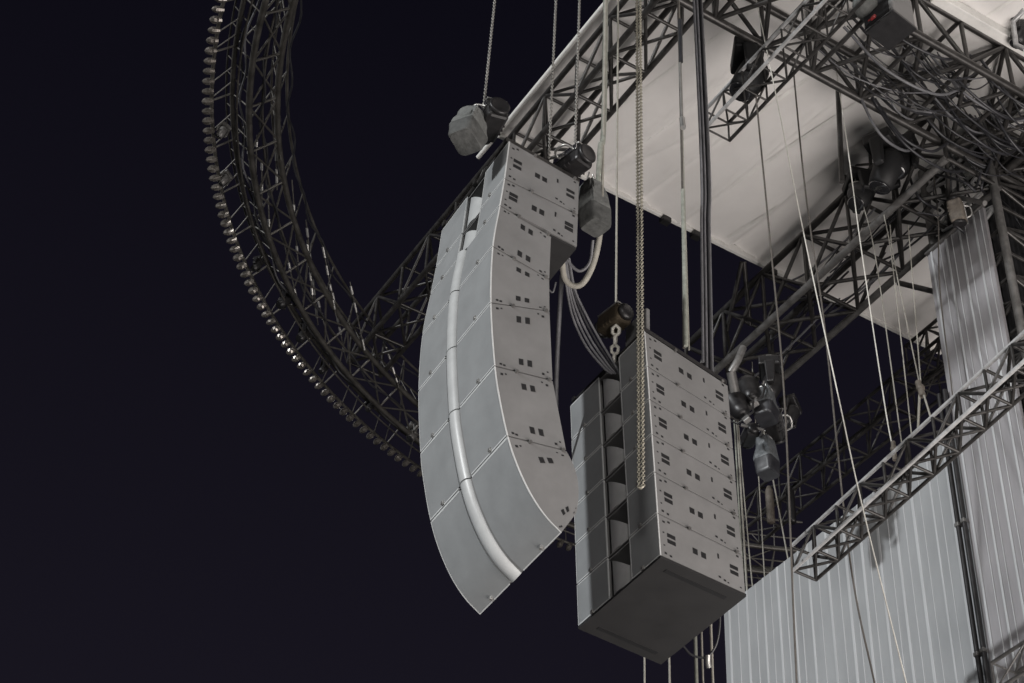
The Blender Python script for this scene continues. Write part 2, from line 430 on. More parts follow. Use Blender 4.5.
truss('hanging_truss', 'small dark truss tucked under the roof corner left of the tower cladding',
      ybox(12.8, 13.15, 17.25, 17.7, 12.6, 10.6), 5, .024, .014, M['truss'], 'short hanging box trusses')

# ring
RC = V((10.677, 9.955, 0))
def rp(r, th, z): a = math.radians(th); return V((RC.x + r * math.cos(a), RC.y + r * math.sin(a), z))
ring = thing('ring_truss', rp(7.4, 140, 17), 'huge dark circular truss ring with a rim of round bulbs on its outer edge', 'truss')
CH = [(7.15, 17.22, .036), (7.43, 17.0, .036), (7.64, 17.2, .028), (7.10, 17.68, .018)]
EX = [(7.30, 17.12, .014), (7.56, 16.98, .012), (7.25, 17.5, .014), (7.72, 17.3, .012)]
for r, z, w in CH: MB().tube([rp(r, t, z) for t in range(62, 222)], w, 8).build('chord', M['ringm'], ring)
for r, z, w in EX: MB().tube([rp(r, t, z) for t in range(62, 222)], w, 6).build('rail', M['ringm'], ring)
MB().tube([rp(7.84, t, 17.04) for t in range(62, 222)], .022, 6).build('rim_tube', M['ringm'], ring)
cnt = 0; rest = MB()
def rput(p, q, r):
    global cnt
    if cnt < 98: MB().tube([p, q], r, 6).build('brace', M['ringm'], ring); cnt += 1
    else: rest.tube([p, q], r, 6)
c4 = [c[:2] for c in CH]
order = list(range(100, 175, 5)) + list(range(65, 100, 5)) + list(range(175, 220, 5))
for th in order:
    A = [rp(r, th + .3, z) for r, z in c4]; Bn = [rp(r, th + 5.3, z) for r, z in c4]
    rput(A[0], A[1], .016); rput(A[0], Bn[1], .013); rput(A[1], Bn[0], .013); rput(A[1], A[2], .013)
    rput(A[0], A[3], .010); rput(A[2], rp(7.84, th + .3, 17.04), .012)
    for k_ in (1.6, 3.2):
        rest.tube([rp(7.43, th + k_, 17.0), rp(7.72, th + k_ + .4, 17.3)], .009, 5); rest.tube([rp(7.15, th + k_, 17.22), rp(7.25, th + k_ + 1, 17.5)], .009, 5); rest.tube([rp(7.64, th + k_, 17.2), rp(7.84, th + k_ - 1, 17.04)], .008, 5)
    if th % 10 == 0: rput(A[2], Bn[3], .010)
rest.build('brace', M['ringm'], ring)['kind'] = 'stuff'
nb = 98
for i in range(nb):
    th = 78.5 + i * (178 - 78.5) / (nb - 1)
    c = rp(7.87, th, 17.0); b = MB()
    out = rp(1, th, 0) - RC; out.z = -.25; out.normalize()
    q = V((0, 0, 1)).rotation_difference(out).to_matrix()
    rr = .042 * rnd.uniform(.9, 1.12)
    b.lathe(c, [(.03, -.055), (.036, -.02), (rr, .0), (rr * .96, .03), (rr * .62, .058), (rr * .15, .072)], q, 8)
    flat_shade(b)
    b.build('bulb', M['bulb'], ring)
# tension rods inside the ring; bright sleeves stand in for glints
rods = [((251, 112), (248, 160)), ((257, 135), (255, 205)), ((275, 92), (277, 190)), ((268, 185), (270, 245)), ((292, 180), (298, 262)), ((279, 110), (281, 160)),
        ((285, 246), (297, 300)), ((306, 220), (318, 325)), ((307, 240), (313, 300)), ((322, 242), (336, 316)), ((332, 290), (346, 360)), ((350, 282), (365, 352)), ((384, 340), (399, 388)), ((262, 160), (262, 235)), ((318, 300), (330, 345))]
for k, (p, q) in enumerate(rods):
    z0 = 17.5; a, b_ = at(*p, 'z', 17.55), at(*q, 'z', 17.15)
    MB().tube([a, b_], .009, 6).build('tension_rod', M['ringm'], ring)
    n_ = 4; 
    for j in range(n_):
        if rnd.random() < .25: continue
        s0 = (j + rnd.uniform(.1, .3)) / n_; s1 = s0 + rnd.uniform(.3, .65) / n_
        MB().tube([a.lerp(b_, s0), a.lerp(b_, s1)], .017, 6).build('rod_glint', M['alu'], ring)

# ------------------------------------------------------------------ roof
def roof():
    t = thing('stage_roof', (6.78, 12.65, 18), 'pale cream fabric stage roof seen from below with sagging seams', 'roof')
    x0, x1, y0, y1 = 6.8, 13.45, 3.0, 12.64
    NX, NY = 150, 210
    seams = [((8.23, 11.77), (8.52, 10.36)), ((8.38, 12.04), (8.9, 10.83)), ((8.75, 12.35), (8.95, 11.3)), ((9.41, 12.1), (9.75, 9.7)), ((10.1, 12.4), (10.3, 10.5))]
    def h(x, y):
        z = .05 * noise.noise(V((x * 1.1 + y * .25, y * .5, 3))) + .012 * noise.noise(V((x * 3.1, y * .9, 7)))
        for (ax, ay), (bx, by) in seams:
            k = (bx - ax) / (by - ay); dx = x - (ax + k * (y - ay)); dy = max(0, by - .4 - y, y - ay - .5)
            z -= .045 * math.exp(-(dx / .045) ** 2) * math.exp(-(dy / .9) ** 2)
            z += .05 * math.exp(-((dx - .1) / .09) ** 2) * math.exp(-(dy / .9) ** 2)
        return z
    vs = []; fs = []
    for side in (0, .05):
        for j in range(NY + 1):
            for i in range(NX + 1):
                x = x0 + (x1 - x0) * i / NX; y = y0 + (y1 - y0) * j / NY
                vs.append((x, y, 18.02 + h(x, y) + side))
    n = (NX + 1) * (NY + 1)
    for j in range(NY):
        for i in range(NX):
            a = j * (NX + 1) + i; fs.append((a, a + NX + 1, a + NX + 2, a + 1)); fs.append((a + n, a + n + 1, a + n + NX + 2, a + n + NX + 1))
    MB().add(vs, fs, True).build('fabric', M['roof'], t)
    for k in range(13):
        xa = 6.9 + k * .62; m_ = MB(); prev = None; vs = []; n_ = 90
        for i in range(n_ + 1):
            y = 12.55 - i * .1; x = xa + (12.55 - y) * .22
            if x > 13.4: break
            z = 18.02 + h(x, y) - .004
            vs += [(x - .02, y, z), (x + .02, y, 18.02 + h(x + .02, y) - .004)]
        q_ = len(vs) // 2
        m_.add(vs, [(2 * i, 2 * i + 1, 2 * i + 3, 2 * i + 2) for i in range(q_ - 1)], True); m_.build('seam_strip', M['trim'], t)
    MB().tube([(6.78, 13.1, 18.0), (6.78, 3, 18.0)], .03).build('edge_pipe', M['trim'], t)
    MB().box(((6.78 + 13.5) / 2, 12.66, 18.02), (6.7, .05, .12), ch=.01).build('edge_pipe', M['trim'], t)
    MB().box(((6.78 + 13.5) / 2, 12.73, 18.09), (6.7, .06, .06), ch=.01).build('edge_rail', M['truss'], t)
    MB().box((11.2, 8.36, 17.94), (3.2, .12, .14), ch=.01).build('ledge', M['trim'], t)
    for x in (9.6, 10.75, 9.15):
        MB().box((x, 12.66, 17.93), (.12, .10, .08), ch=.01).build('clamp', M['blackmetal'], t)
    return t
roof()

# ------------------------------------------------------------------ walls
def wall(name, x, y0, y1, z1, label, m, seed, base=0):
    r = random.Random(seed)
    t = thing(name, (x, y0, 0), label, 'wall')
    MB().box((x + .03, (y0 + y1) / 2, z1 / 2), (.06, y1 - y0, z1)).build('sheet', m, t)
    rib = MB(); y = y0 + .05; k = 0
    while y < y1 - .02:
        w = r.uniform(.026, .042) if k % 2 else r.uniform(.008, .016)
        rib.box((x - .003, y, z1 / 2), (.010, w, z1 - .004), ch=.004)
        y += r.uniform(.11, .17); k += 1
    rib.build('rib', M['rib'], t)
    return t
wall('fabric_wall', 11.22, 10.50, 14.50, 14.17, 'wide pale grey ribbed wall filling the lower right, below the hung truss', M['wall'], 3)
tower = thing('lattice_tower', (11.2, 9.45, 0), 'tall dark lattice tower with fanned struts at the right edge of the photo', 'tower')
def wall_t():
    r = random.Random(8)
    t = thing('tower_cladding', (11.16, 9.55, 0), 'tall narrow grey ribbed panel hung on the tower face, higher than the wide wall', 'wall panel')
    MB().box((11.17, 10.0, 16.62 / 2), (.04, .90, 16.62)).build('sheet', M['wall2'], t)
    rib = MB(); y = 9.60; k = 0
    while y < 10.42:
        rib.box((11.142, y, 16.62 / 2), (.010, .026 if k % 2 else .010, 16.61), ch=.003); y += r.uniform(.085, .14); k += 1
    rib.build('rib', M['rib'], t)
    MB().box((11.14, 9.99, 16.63), (.05, .94, .03), ch=.005).build('top_rail', M['greytruss'], t)
wall_t()
tx0, tx1, ty0, ty1 = 11.24, 12.24, 9.42, 10.42
cor = [(tx0, ty0), (tx0, ty1), (tx1, ty1), (tx1, ty0)]
for x, y in cor: MB().tube([(x, y, 0), (x, y, 18.6)], .05, 10).build('leg', M['greytruss'], tower)
cnt_t = 0; rs = MB()
def tput(p, q, r, mm):
    global cnt_t
    if cnt_t < 96: MB().tube([p, q], r, 6).build('brace', mm, tower); cnt_t += 1
    else: rs.tube([p, q], r, 6)
step = .36
k = 0; z = 18.4
while z > 9:
    for fi, (a, b) in enumerate(((0, 1), (3, 0))):
        A, Bc = cor[a], cor[b]
        mm = M['pale_lit'] if fi == 0 and z > 16.5 else M['truss']  # upper braces of the lit face made pale to imitate light
        tput((*A, z), (*Bc, z), .022, mm)
        tput((*A, z), (*Bc, z - step), .022, mm) if k % 2 else tput((*Bc, z), (*A, z - step), .022, mm)
    z -= step; k += 1
z = 18.4
while z > 0:
    rs.tube([(*cor[1], z), (*cor[2], z - step)], .022, 6); rs.tube([(*cor[2], z), (*cor[3], z - step)], .022, 6)
    if z < 9: rs.tube([(*cor[3], z), (*cor[0], z - step)], .022, 6); rs.tube([(*cor[0], z), (*cor[1], z - step)], .022, 6)
    z -= step
rs.build('brace', M['truss'], tower)['kind'] = 'stuff'
cu = MB(); n_ = 60
vs = [];
for j in range(2):
    for i in range(n_ + 1):
        x = 11.30 + i * .0155; vs.append((x, 9.62 + .03 * math.sin(i * 1.3), (0, 17.9)[j]))
cu.add(vs, [(i, i + 1, n_ + 2 + i, n_ + 1 + i) for i in range(n_)], True)
single('dark_backing', cu, M['backing'], 'black backing sheet added inside the lattice tower at the right edge', 'backing')  # added dark backing so the bright roof does not show through the tower
for k, (dx, lab) in enumerate(((0, 'left one of two black vertical pipes fixed in front of the ribbed wall'), (.085, 'right one of two black vertical pipes fixed in front of the ribbed wall'))):
    mb = MB(); x, y = 11.10, 10.535 - dx
    mb.tube([(x, y, 0), (x, y, 14.6)], .026, 10)
    t = thing('scaffold_pipe', (x, y, 0), lab, 'pipe', 'black pipes on the wall')
    mb.build('pipe', M['blackmetal'], t)
    for z in (12.9, 11.4, 9.9): MB().box((x, y, z), (.062, .056, .045), ch=.008).build('coupler', M['greytruss'] if z == 11.4 else M['greytruss'], t)

# ------------------------------------------------------------------ chains and ropes
def chain_mesh(a, b, mb, L=.042, w=.017, r=.0055):
    a, b = V(a), V(b); n = max(2, int((b - a).length / (L * .72))); d = (b - a).normalized(); s = d.orthogonal().normalized(); q = d.cross(s)
    for i in range(n):
        c = a.lerp(b, (i + .5) / n); side = s if i % 2 else q
        loop = [c + d * (L / 2 - w / 2) * sg + d * math.sin(t) * w / 2 + side * math.cos(t) * w / 2 for sg, ts_ in ((1, (0, math.pi / 2, math.pi)), (-1, (math.pi, 1.5 * math.pi, 2 * math.pi))) for t in ts_]
        mb.tube(loop, r, 4, closed=True)
    return mb
def chain(name, a, b, label, m, L=.032, w=.017, r=.0048, group='hoist chains'):
    return single(name, chain_mesh(a, b, MB(), L, w, r), m, label, 'chain', group)
def rope(pts, r, m, label, name='rope', cat='rope', group='hanging ropes', twist=0):
    pts = [V(p) for p in pts]
    path = bez(pts, 10) if len(pts) > 2 else [pts[0].lerp(pts[1], i / 12) for i in range(13)]
    return single(name, MB().tube(path, r, 6), m, label, cat, group)

top1 = P1(V((-.675, 4.196)), 0); DT = (top1 - CAM).length
def up(p, z=24): return V((p.x, p.y, z))
h1 = P1(V((-.60, 4.60)), .56)
# array 1 chains
c1 = far(484, 104, DT + .1); c1b = far(496, -12, DT + 1.4)
chain('hoist_chain', c1, c1 + (c1b - c1) * 4, 'thin chain rising from the black hoist into the dark sky, leftmost chain', M['chain'])
c2 = P1(V((-.25, 4.28)), .25); c2 = far(549, 158, (c2 - CAM).length)
chain('hoist_chain', c2, up(c2), 'grey chain rising from the top middle of the curved array across the roof edge', M['chain'])
c3 = far(575, 150, DT + .35); chain('hoist_chain', c3, up(c3), 'thin grey chain above the black hoist at the back corner of the curved array', M['chain'])
# double chain hanging in front of the short array
pd = P2(V((-.25, .8)), .32); dd = at(641, 487, 'x', PB.x - .32)
dc = thing('loop_chain', dd, 'thick pale double chain dangling down the front of the short array', 'chain')
for s in (-1, 1):
    o_ = V((.5, -.86, 0)) * (.0165 * s)
    chain_mesh(dd + o_, up(dd + o_, 21), MB(), .030, .021, .0062).build('chain_strand', M['goldchain'], dc)
MB().tube([dd + V((.5, -.86, 0)) * (.0165 * s) + V((0, 0, -.01 * (1 - abs(s)))) for s in (-1, -.5, 0, .5, 1)], .011, 6).build('end_link', M['goldchain'], dc)
# rope 617 to the hoist on the short array
c5 = far(616, 308, DT + 1.2); rope([c5, up(c5)], .010, M['rope'], 'thin pale rope running down to the small hoist on top of the short array')
# webbing strap 603
p = far(597, 200, DT + .4)
rope([up(p, 23), at(605, 60, 'x', p.x + .05), at(600, 150, 'x', p.x), p], .024, M['greenrope'], 'thick pale green webbing strap hanging behind the curved array', 'strap', 'strap', 'hanging straps')
rope([up(p + V((.04, -.04, 0)), 23), p + V((.03, -.03, 0))], .012, M['rope'], 'thin cord running beside the pale green webbing strap', 'strap', 'strap', 'hanging straps')
MB_ = MB().lathe(p, [(.03, -.09), (.032, 0), (.026, .12)], n=10); single('strap_sleeve', MB_, M['brass'], 'brownish sleeve at the lower end of the green webbing strap', 'sleeve')
# loop of thick cable falling behind the arrays
q = lambda x, y, d=0.: far(x, y, DT + .35 + d)
rope([q(599, 200), q(600, 232), q(594, 262), q(584, 282), q(574, 286), q(565, 279), q(562, 262)], .026, M['rope'], 'thick pale cable loop hanging behind the step of the curved array', 'cable', 'cable', 'cables behind the arrays')
rope([q(593, 240), q(590, 262), q(580, 271), q(570, 264), q(563, 252)], .014, M['greycable'], 'thinner grey cable loop inside the thick pale one', 'cable', 'cable', 'cables behind the arrays')
for k in range(5):
    o_ = k * 3.2
    rope([q(563 + k * 1.5, 258), q(567 + k * 2, 290), q(573 + o_, 318 - k), q(586 + o_, 346 - k * 2), q(604 + o_ * .8, 368 - k), q(612 + o_ * .6, 374)], .011, M['greycable'] if k != 3 else M['cable'],
         'grey cable of the bundle sweeping from the curved array down to the short array', 'cable', 'cable', 'cable bundle between the arrays')
rope([q(562, 275, .1), q(558, 340, .1), q(556, 400, .1), q(556, 470, .1)], .020, M['greycable'], 'grey cable hanging straight down the back of the curved array', 'cable', 'cable', 'cables behind the arrays')
rope([q(556, 282, .1), q(553, 292, .1), q(549, 290, .1)], .008, M['greycable'], 'short thin cable tail plugged into the back of the curved array', 'cable', 'cable', 'cables behind the arrays')
# straps and wires to the back of the short array
d3 = (P2(B(1), .3) - CAM).length
def w3(x, y, d=0.): return far(x, y, d3 + d)
e = w3(684, 348)
rope([up(at(679, 0, 'x', e.x), 23), at(681, 120, 'x', e.x), e], .012, M['darkrope'], 'wire with shackles running down to the back of the short array', 'wire', 'wire', 'wires behind the short array')
for (a_, b_, rr, mm) in (((680, 20), (681, 62), .02, 'cable'), ((680, 62), (682, 118), .014, 'chain'), ((682, 118), (683, 128), .026, 'alu'), ((683, 190), (686, 346), .019, 'greenrope')):
    single('wire_sleeve', MB().tube([at(*a_, 'x', e.x - .01), at(*b_, 'x', e.x - .01)], rr, 8), M[mm],
           {'cable': 'black sleeve high on the shackled wire', 'chain': 'grey sleeve midway on the shackled wire', 'alu': 'bright shackle on the wire above the short array', 'greenrope': 'wide pale strap entering the back of the short array'}[mm], 'sleeve', 'sleeves on the shackled wire')
e2 = w3(689, 350); rope([e2, up(e2, 23)], .007, M['rope'], 'thin pale cord beside the wide strap behind the short array', 'rope', 'rope')
# dark cable bundle 700-712
for k in range(6):
    b_ = w3(703 + k * 1.9, 362 + k * 3, .05 * (k % 2)); tpp = V((b_.x, b_.y, 23)) + V((.02 * math.sin(k * 2), .02 * math.cos(k), 0))
    rope([b_, at(701.5 + k * 1.6, 230, 'y', b_.y), at(699 + k * 1.6, 110, 'y', b_.y), tpp], .013, (M['greycable'], M['cable'], M['greycable'], M['cable'], M['cable'], M['greycable'])[k],
         'dark cable in the thick vertical bundle right of the straps', 'cable', 'cable', 'thick vertical cable bundle')
# long loose ropes at right
def pxrope(pts, X, r, m, label, **kw):
    return rope([at(x, y, 'x', X if not isinstance(X, tuple) else X[0] + (X[1] - X[0]) * (y - pts[0][1]) / (pts[-1][1] - pts[0][1])) for x, y in pts], r, M[m], label, **kw)
pxrope([(755, -6), (779, 110), (803, 230), (838, 395), (862, 505), (908, 690)], (7.9, 8.6), .0065, 'white_rope', 'long bright white rope slanting from the top of the photo down across the wall')
pxrope([(835, 62), (848, 150), (860, 240), (884, 400), (893, 450)], (9.2, 9.15), .0065, 'white_rope', 'pale rope from the brown can down to the hung truss by the wall')
pxrope([(793, 66), (803, 170), (812, 240), (825, 330), (850, 560), (876, 690)], (8.8, 9.6), .010, 'darkrope', 'long dark brown rope just right of the bright white one, ending on the wall')
pxrope([(756, 96), (770, 240), (784, 392), (793, 600), (797, 690)], (8.12, 9.1), .010, 'darkrope', 'dark rope hanging from the short top truss past the wall corner')
pxrope([(932, 165), (938, 215), (940, 290), (953, 398)], 10.9, .009, 'darkrope', 'dark rope running down the left edge of the tower cladding')
for i, (pp, lab) in enumerate(((((862, 200), (876, 260), (902, 446)), 'first thin grey rope from the left in the group beside the tower cladding'), (((884, 215), (892, 260), (911.5, 434)), 'second thin grey rope from the left in the group beside the tower cladding'),
                               (((890, 225), (894, 260), (920, 386)), 'third thin grey rope of the group, tied in a knot over the hung truss'), (((908, 225), (911, 260), (921, 386)), 'fourth thin grey rope of the group, meeting the knot over the hung truss'))):
    pxrope(pp, (10.4, 9.15), .0065, 'rope', lab, group='thin ropes by the tower')
pxrope([(920, 386), (918, 430)], 9.15, .012, 'rope', 'left leg of the short sling under the rope knot', group='truss slings')
pxrope([(921, 386), (931, 418)], 9.15, .010, 'rope', 'right leg of the short sling under the rope knot', group='truss slings')
single('rope_knot', MB().ball(at(920.5, 388, 'x', 9.15), .04).tube([at(918, 382, 'x', 9.15), at(923, 396, 'x', 9.15)], .03, 7), M['tan'], 'brownish knot joining two ropes above the hung truss', 'knot')
single('rope_knot', MB().ball(at(894, 449, 'x', 9.15), .035).tube([at(893, 442, 'x', 9.15), at(895, 460, 'x', 9.15)], .022, 7), M['tan'], 'small knot where the pale rope meets the hung truss', 'knot')
X3 = P2(B(0), .2).x + .25
for pp, rr, mm, lab in ((((734, 366), (742, 470), (753, 592)), .009, 'rope', 'pale rope close beside the right edge of the short array'), (((734, 372), (747, 590)), .014, 'rope', 'thicker pale rope against the short array corner'),
                        (((752, 362), (765, 583)), .008, 'rope', 'thin pale rope between the short array and the lamp cluster'), (((754, 380), (786, 548)), .010, 'rope', 'pale rope falling from the lamp cluster to the wall top'), (((732, 380), (744, 592)), .012, 'greencord', 'dull cord behind the short array edge')):
    rope([at(x, y, 'x', 11.42) for x, y in pp] + [at(pp[-1][0] + (pp[-1][0] - pp[0][0]) * .6, pp[-1][1] + 110, 'x', 11.42)], rr, M.get(mm, M['greenrope']), lab, group='ropes beside the short array')
for x, y0, rr, mm, lab in ((644, 640, .008, 'rope', 'left thin rope under the short array'), (668, 640, .009, 'rope', 'second thin rope under the short array'), (693, 615, .016, 'greenrope', 'thick strap end under the short array'), (699, 610, .009, 'rope', 'thin rope beside the thick strap end under the short array'), (708, 605, .012, 'rope', 'rightmost rope under the short array, ending in a hook')):
    b_ = far(x, y0 - 60, 18.2 * KA); rope([b_, V((b_.x, b_.y, 6))], rr, M[mm], lab, group='ropes below the short array')
rope([far(683, 646, 16.9 * KA), far(692, 655, 16.9 * KA), far(706, 657, 16.9 * KA), far(716, 645, 16.9 * KA), far(720, 622, 16.9 * KA), far(718, 600, 16.9 * KA)], .010, M['cable'], 'dark cable loop under the back edge of the short array', 'cable', 'cable', 'cables behind the arrays')
single('hook', MB().tube(bez([far(708, 655, 16.88 * KA), far(708, 662, 16.88 * KA), far(709, 668, 16.88 * KA)], 6), .022, 8), M['alu'], 'bright steel fitting on the rightmost rope under the short array', 'hook')

# cables looped under the dark beams
loops = []
for i in range(60):
    x = rnd.uniform(8.6, 11.0); L = rnd.uniform(.7, 1.7); y = rnd.uniform(8.45, 9.5); z0 = rnd.uniform(17.2, 17.6); sag = rnd.uniform(.1, .42)
    a = V((x, y, z0)); b_ = V((min(11.6, x + L), y + rnd.uniform(-.25, .25), z0 + rnd.uniform(-.15, .15)))
    m1 = a.lerp(b_, .3) - V((0, 0, sag)); m2 = a.lerp(b_, .7) - V((0, 0, sag * rnd.uniform(.7, 1.1)))
    rope([a, m1, m2, b_], rnd.choice((.008, .012, .017)), M['cable'] if i % 6 else M['greycable'], 'dark cable looped under the black truss at top right', 'cable', 'cable', 'cables looped under the top right truss')
for i in range(16):
    y = rnd.uniform(9.8, 12.0); L = rnd.uniform(.8, 1.9); x = rnd.uniform(10.6, 11.3); z0 = rnd.uniform(16.9, 17.4); sag = rnd.uniform(.03, .16)
    a = V((x, y, z0)); b_ = V((x + rnd.uniform(-.1, .1), y + L, z0 + rnd.uniform(-.1, .1)))
    rope([a, a.lerp(b_, .35) - V((0, 0, sag)), a.lerp(b_, .7) - V((0, 0, sag)), b_], rnd.choice((.010, .014)), M['cable'] if i % 4 else M['greycable'], 'dark cable draped along the deep truss left of the tower', 'cable', 'cable', 'cables along the deep truss')
for i in range(12):
    a = V((rnd.uniform(10.6, 11.3), rnd.uniform(9.3, 10.3), rnd.uniform(17.0, 17.6))); b_ = a + V((rnd.uniform(-.3, .5), rnd.uniform(-.5, .5), -rnd.uniform(.3, .9)))
    mid = a.lerp(b_, .5) + V((rnd.uniform(-.2, .2), rnd.uniform(-.2, .2), -rnd.uniform(.1, .3)))
    rope([a, mid, b_], rnd.choice((.010, .016)), M['cable'], 'dark cable tail dangling at the head of the tower', 'cable', 'cable', 'cable tails at the tower head')

# ------------------------------------------------------------------ hoists, bags and lamps
def E(x, y, z): return (math.radians(x), math.radians(y), math.radians(z))
def hoist(name, loc, rot, label, bag=True, s=1., body='blackmetal', group='chain hoists'):
    t = thing(name, (0, 0, 0), label, 'hoist', group)
    b = MB().box((0, 0, 0), (.34, .2, .2), ch=.03)
    for k in range(3): b.box((-.05 + k * .05, 0, -.055), (.012, .206, .09), ch=.004)
    b.build('motor_body', M[body], t)
    MB().lathe((.17, 0, 0), [(.095, 0), (.098, .03), (.085, .042), (.07, .036), (.02, .036)], Matrix.Rotation(math.pi / 2, 3, 'Y'), 18).build('end_cover', M['blackmetal'], t)
    MB().tube([(.198, .088 * math.cos(q_), .088 * math.sin(q_)) for q_ in [math.radians(20 * k_) for k_ in range(18)]], .007, 6, closed=True).build('end_ring', M['alu'], t)
    MB().lathe((-.17, 0, 0), [(.09, 0), (.092, .04), (.05, .06)], Matrix.Rotation(-math.pi / 2, 3, 'Y'), 18).build('end_cover', M['blackmetal'], t)
    MB().box((0, 0, .108), (.33, .19, .02), ch=.006).build('top_plate', M['alu'], t)
    MB().box((0, -.106, .05), (.31, .014, .07), ch=.005).build('side_plate', M['chrome'], t)
    MB().tube([(.0 + .05 * math.cos(a), 0, .17 + .05 * math.sin(a)) for a in [math.radians(-60 + 20 * k) for k in range(13)]], .013, 7).build('hook', M['alu'], t)
    MB().tube(bez([(-.1, -.1, .06), (-.06, -.17, .08), (.06, -.17, .08), (.1, -.1, .06)], 6), .012, 6).build('handle', M['alu'], t)
    t.location = loc; t.rotation_euler = E(*rot); t.scale = (s, s, s); return t
def cloth_bag(loc, rot, label, size=(.28, .24, .46), m='bag', seed=1, group='chain bags', taper=.8):
    r = random.Random(seed); n = 40; vs = []; fs = []; K = 26
    t = thing('chain_bag', (0, 0, 0), label, 'bag', group)
    for j in range(K + 1):
        f = j / K                                   # 0 foot, 1 mouth
        w = (.90 + .16 * min(1, f / .45)) if f < .45 else 1.06 - (1.06 - taper) * ((f - .45) / .55) ** .8
        if j == 0: w *= .93
        for k in range(n):
            a = 2 * math.pi * k / n; c_, s_ = math.cos(a), math.sin(a); pw = .34
            x = math.copysign(abs(c_) ** pw, c_) * size[0] / 2 * w; y = math.copysign(abs(s_) ** pw, s_) * size[1] / 2 * w
            cr_ = abs(noise.noise(V((c_ * 2.2 + seed, s_ * 2.2, f * 2.6)))); c2_ = abs(noise.noise(V((c_ * 4.5 + seed, s_ * 4.5, f * 4.5 + 9))))
            fold = .16 * (f if f > .4 else .4 * f)
            d = 1.04 - fold * (1 - 2.2 * min(.45, cr_)) - .05 * (1 - 2.2 * min(.45, c2_)) * (.3 + .7 * f)
            vs.append((x * d, y * d, -size[2] * (1 - f) + .015 * noise.noise(V((c_ * 2, s_ * 2 + seed, 1))) * (1 if j else .3)))
    for j in range(K):
        for k in range(n): fs.append((j * n + k, j * n + (k + 1) % n, (j + 1) * n + (k + 1) % n, (j + 1) * n + k))
    fs.append(tuple(reversed(range(n))))
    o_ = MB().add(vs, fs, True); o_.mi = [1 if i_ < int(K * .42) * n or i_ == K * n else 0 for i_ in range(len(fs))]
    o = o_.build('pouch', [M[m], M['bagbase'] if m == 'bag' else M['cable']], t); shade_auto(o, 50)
    MB().tube([(size[0] * .42 * math.cos(a) * taper, size[1] * .42 * math.sin(a) * taper, .0) for a in [math.radians(15 * k) for k in range(24)]], .012, 6, closed=True).build('rim', M['alu'], t)
    for s in (-1, 1): MB().tube([(s * size[0] * .35 * taper, 0, 0), (s * .02, 0, .14)], .008, 6).build('strap', M['alu'], t)
    t.location = loc; t.rotation_euler = E(*rot); return t
def can_lamp(loc, rot, label, s=1., group='stage lamps', m='blackmetal'):
    t = thing('stage_lamp', (0, 0, 0), label, 'stage lamp', group)
    MB().lathe((0, 0, 0), [(.04, -.26), (.07, -.24), (.1, -.16), (.105, .0), (.125, .03), (.125, .1), (.118, .1), (.112, .03)], n=20).build('housing', M[m], t)
    MB().lathe((0, 0, .05), [(.11, 0), (.08, .02), (.03, .028)], n=20).build('lens', M['lens'], t)
    MB().tube([(0, -.14, -.05), (0, -.16, -.15), (0, -.1, -.32), (0, .1, -.32), (0, .16, -.15), (0, .14, -.05)], .012, 6).build('yoke', M['blackmetal'], t)
    MB().box((0, 0, -.36), (.06, .08, .07), ch=.01).build('clamp', M['greytruss'], t)
    t.location = loc; t.rotation_euler = E(*rot); t.scale = (s,) * 3; return t
def moving_lamp(loc, rot, label, s=1., group='moving stage lights', m='blackmetal'):
    t = thing('moving_light', (0, 0, 0), label, 'stage light', group)
    MB().box((0, 0, .06), (.34, .26, .13), ch=.02).build('base', M[m], t)
    for sx in (-1, 1): MB().box((sx * .17, 0, -.14), (.06, .13, .34), ch=.02, taper=(1, .7)).build('yoke_arm', M[m], t)
    hd = MB().lathe((0, 0, -.24), [(.06, -.2), (.11, -.17), (.125, -.02), (.13, .12), (.1, .17), (.05, .19)], Matrix.Rotation(math.radians(25), 3, 'X'), 18).build('head', M[m], t)
    MB().lathe(Matrix.Rotation(math.radians(25), 3, 'X') @ V((0, 0, -.2)) + V((0, 0, -.24)), [(.03, -.012), (.09, -.01), (.1, .0)], Matrix.Rotation(math.radians(25), 3, 'X'), 18).build('lens', M['darklens'], hd)
    for sx in (-1, 1): MB().box((sx * .09, 0, .15), (.04, .07, .08), ch=.01).build('clamp', M['greytruss'], t)
    t.location = loc; t.rotation_euler = E(*rot); t.scale = (s,) * 3; return t
# on the curved array
hoist('chain_hoist', far(491, 121, DT + .15), (8, 0, -98), 'black chain hoist at the front top of the curved array beside its grey bag', s=.9)
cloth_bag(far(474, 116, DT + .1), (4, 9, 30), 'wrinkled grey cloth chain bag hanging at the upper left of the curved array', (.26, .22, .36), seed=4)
hoist('chain_hoist', far(573, 164, DT + .30), (0, 4, -80), 'black chain hoist with a bright round end at the back top of the curved array', s=.88)
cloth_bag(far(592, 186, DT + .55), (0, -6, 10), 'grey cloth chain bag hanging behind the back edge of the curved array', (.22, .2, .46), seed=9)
# on the short array
dS = (P2(F(1), .5) - CAM).length
hoist('chain_hoist', far(614, 321, dS + .1), (0, -4, 95), 'small dark hoist with a brassy top on the short array', s=.8, body='brass')
single('hoist_chain', chain_mesh(far(616, 326, dS), far(614, 364, dS), MB(), .09, .055, .016), M['white_rope'], 'short heavy cream chain below the small hoist on the short array', 'chain', 'hoist chains')
mbp = MB().box(P2(F(1) + V((.12, .22)), .30), (.04, .30, .40), ch=.01)
single('bumper_plate', mbp, M['cab'], 'upright grey plate on top of the short array behind the small hoist', 'plate')
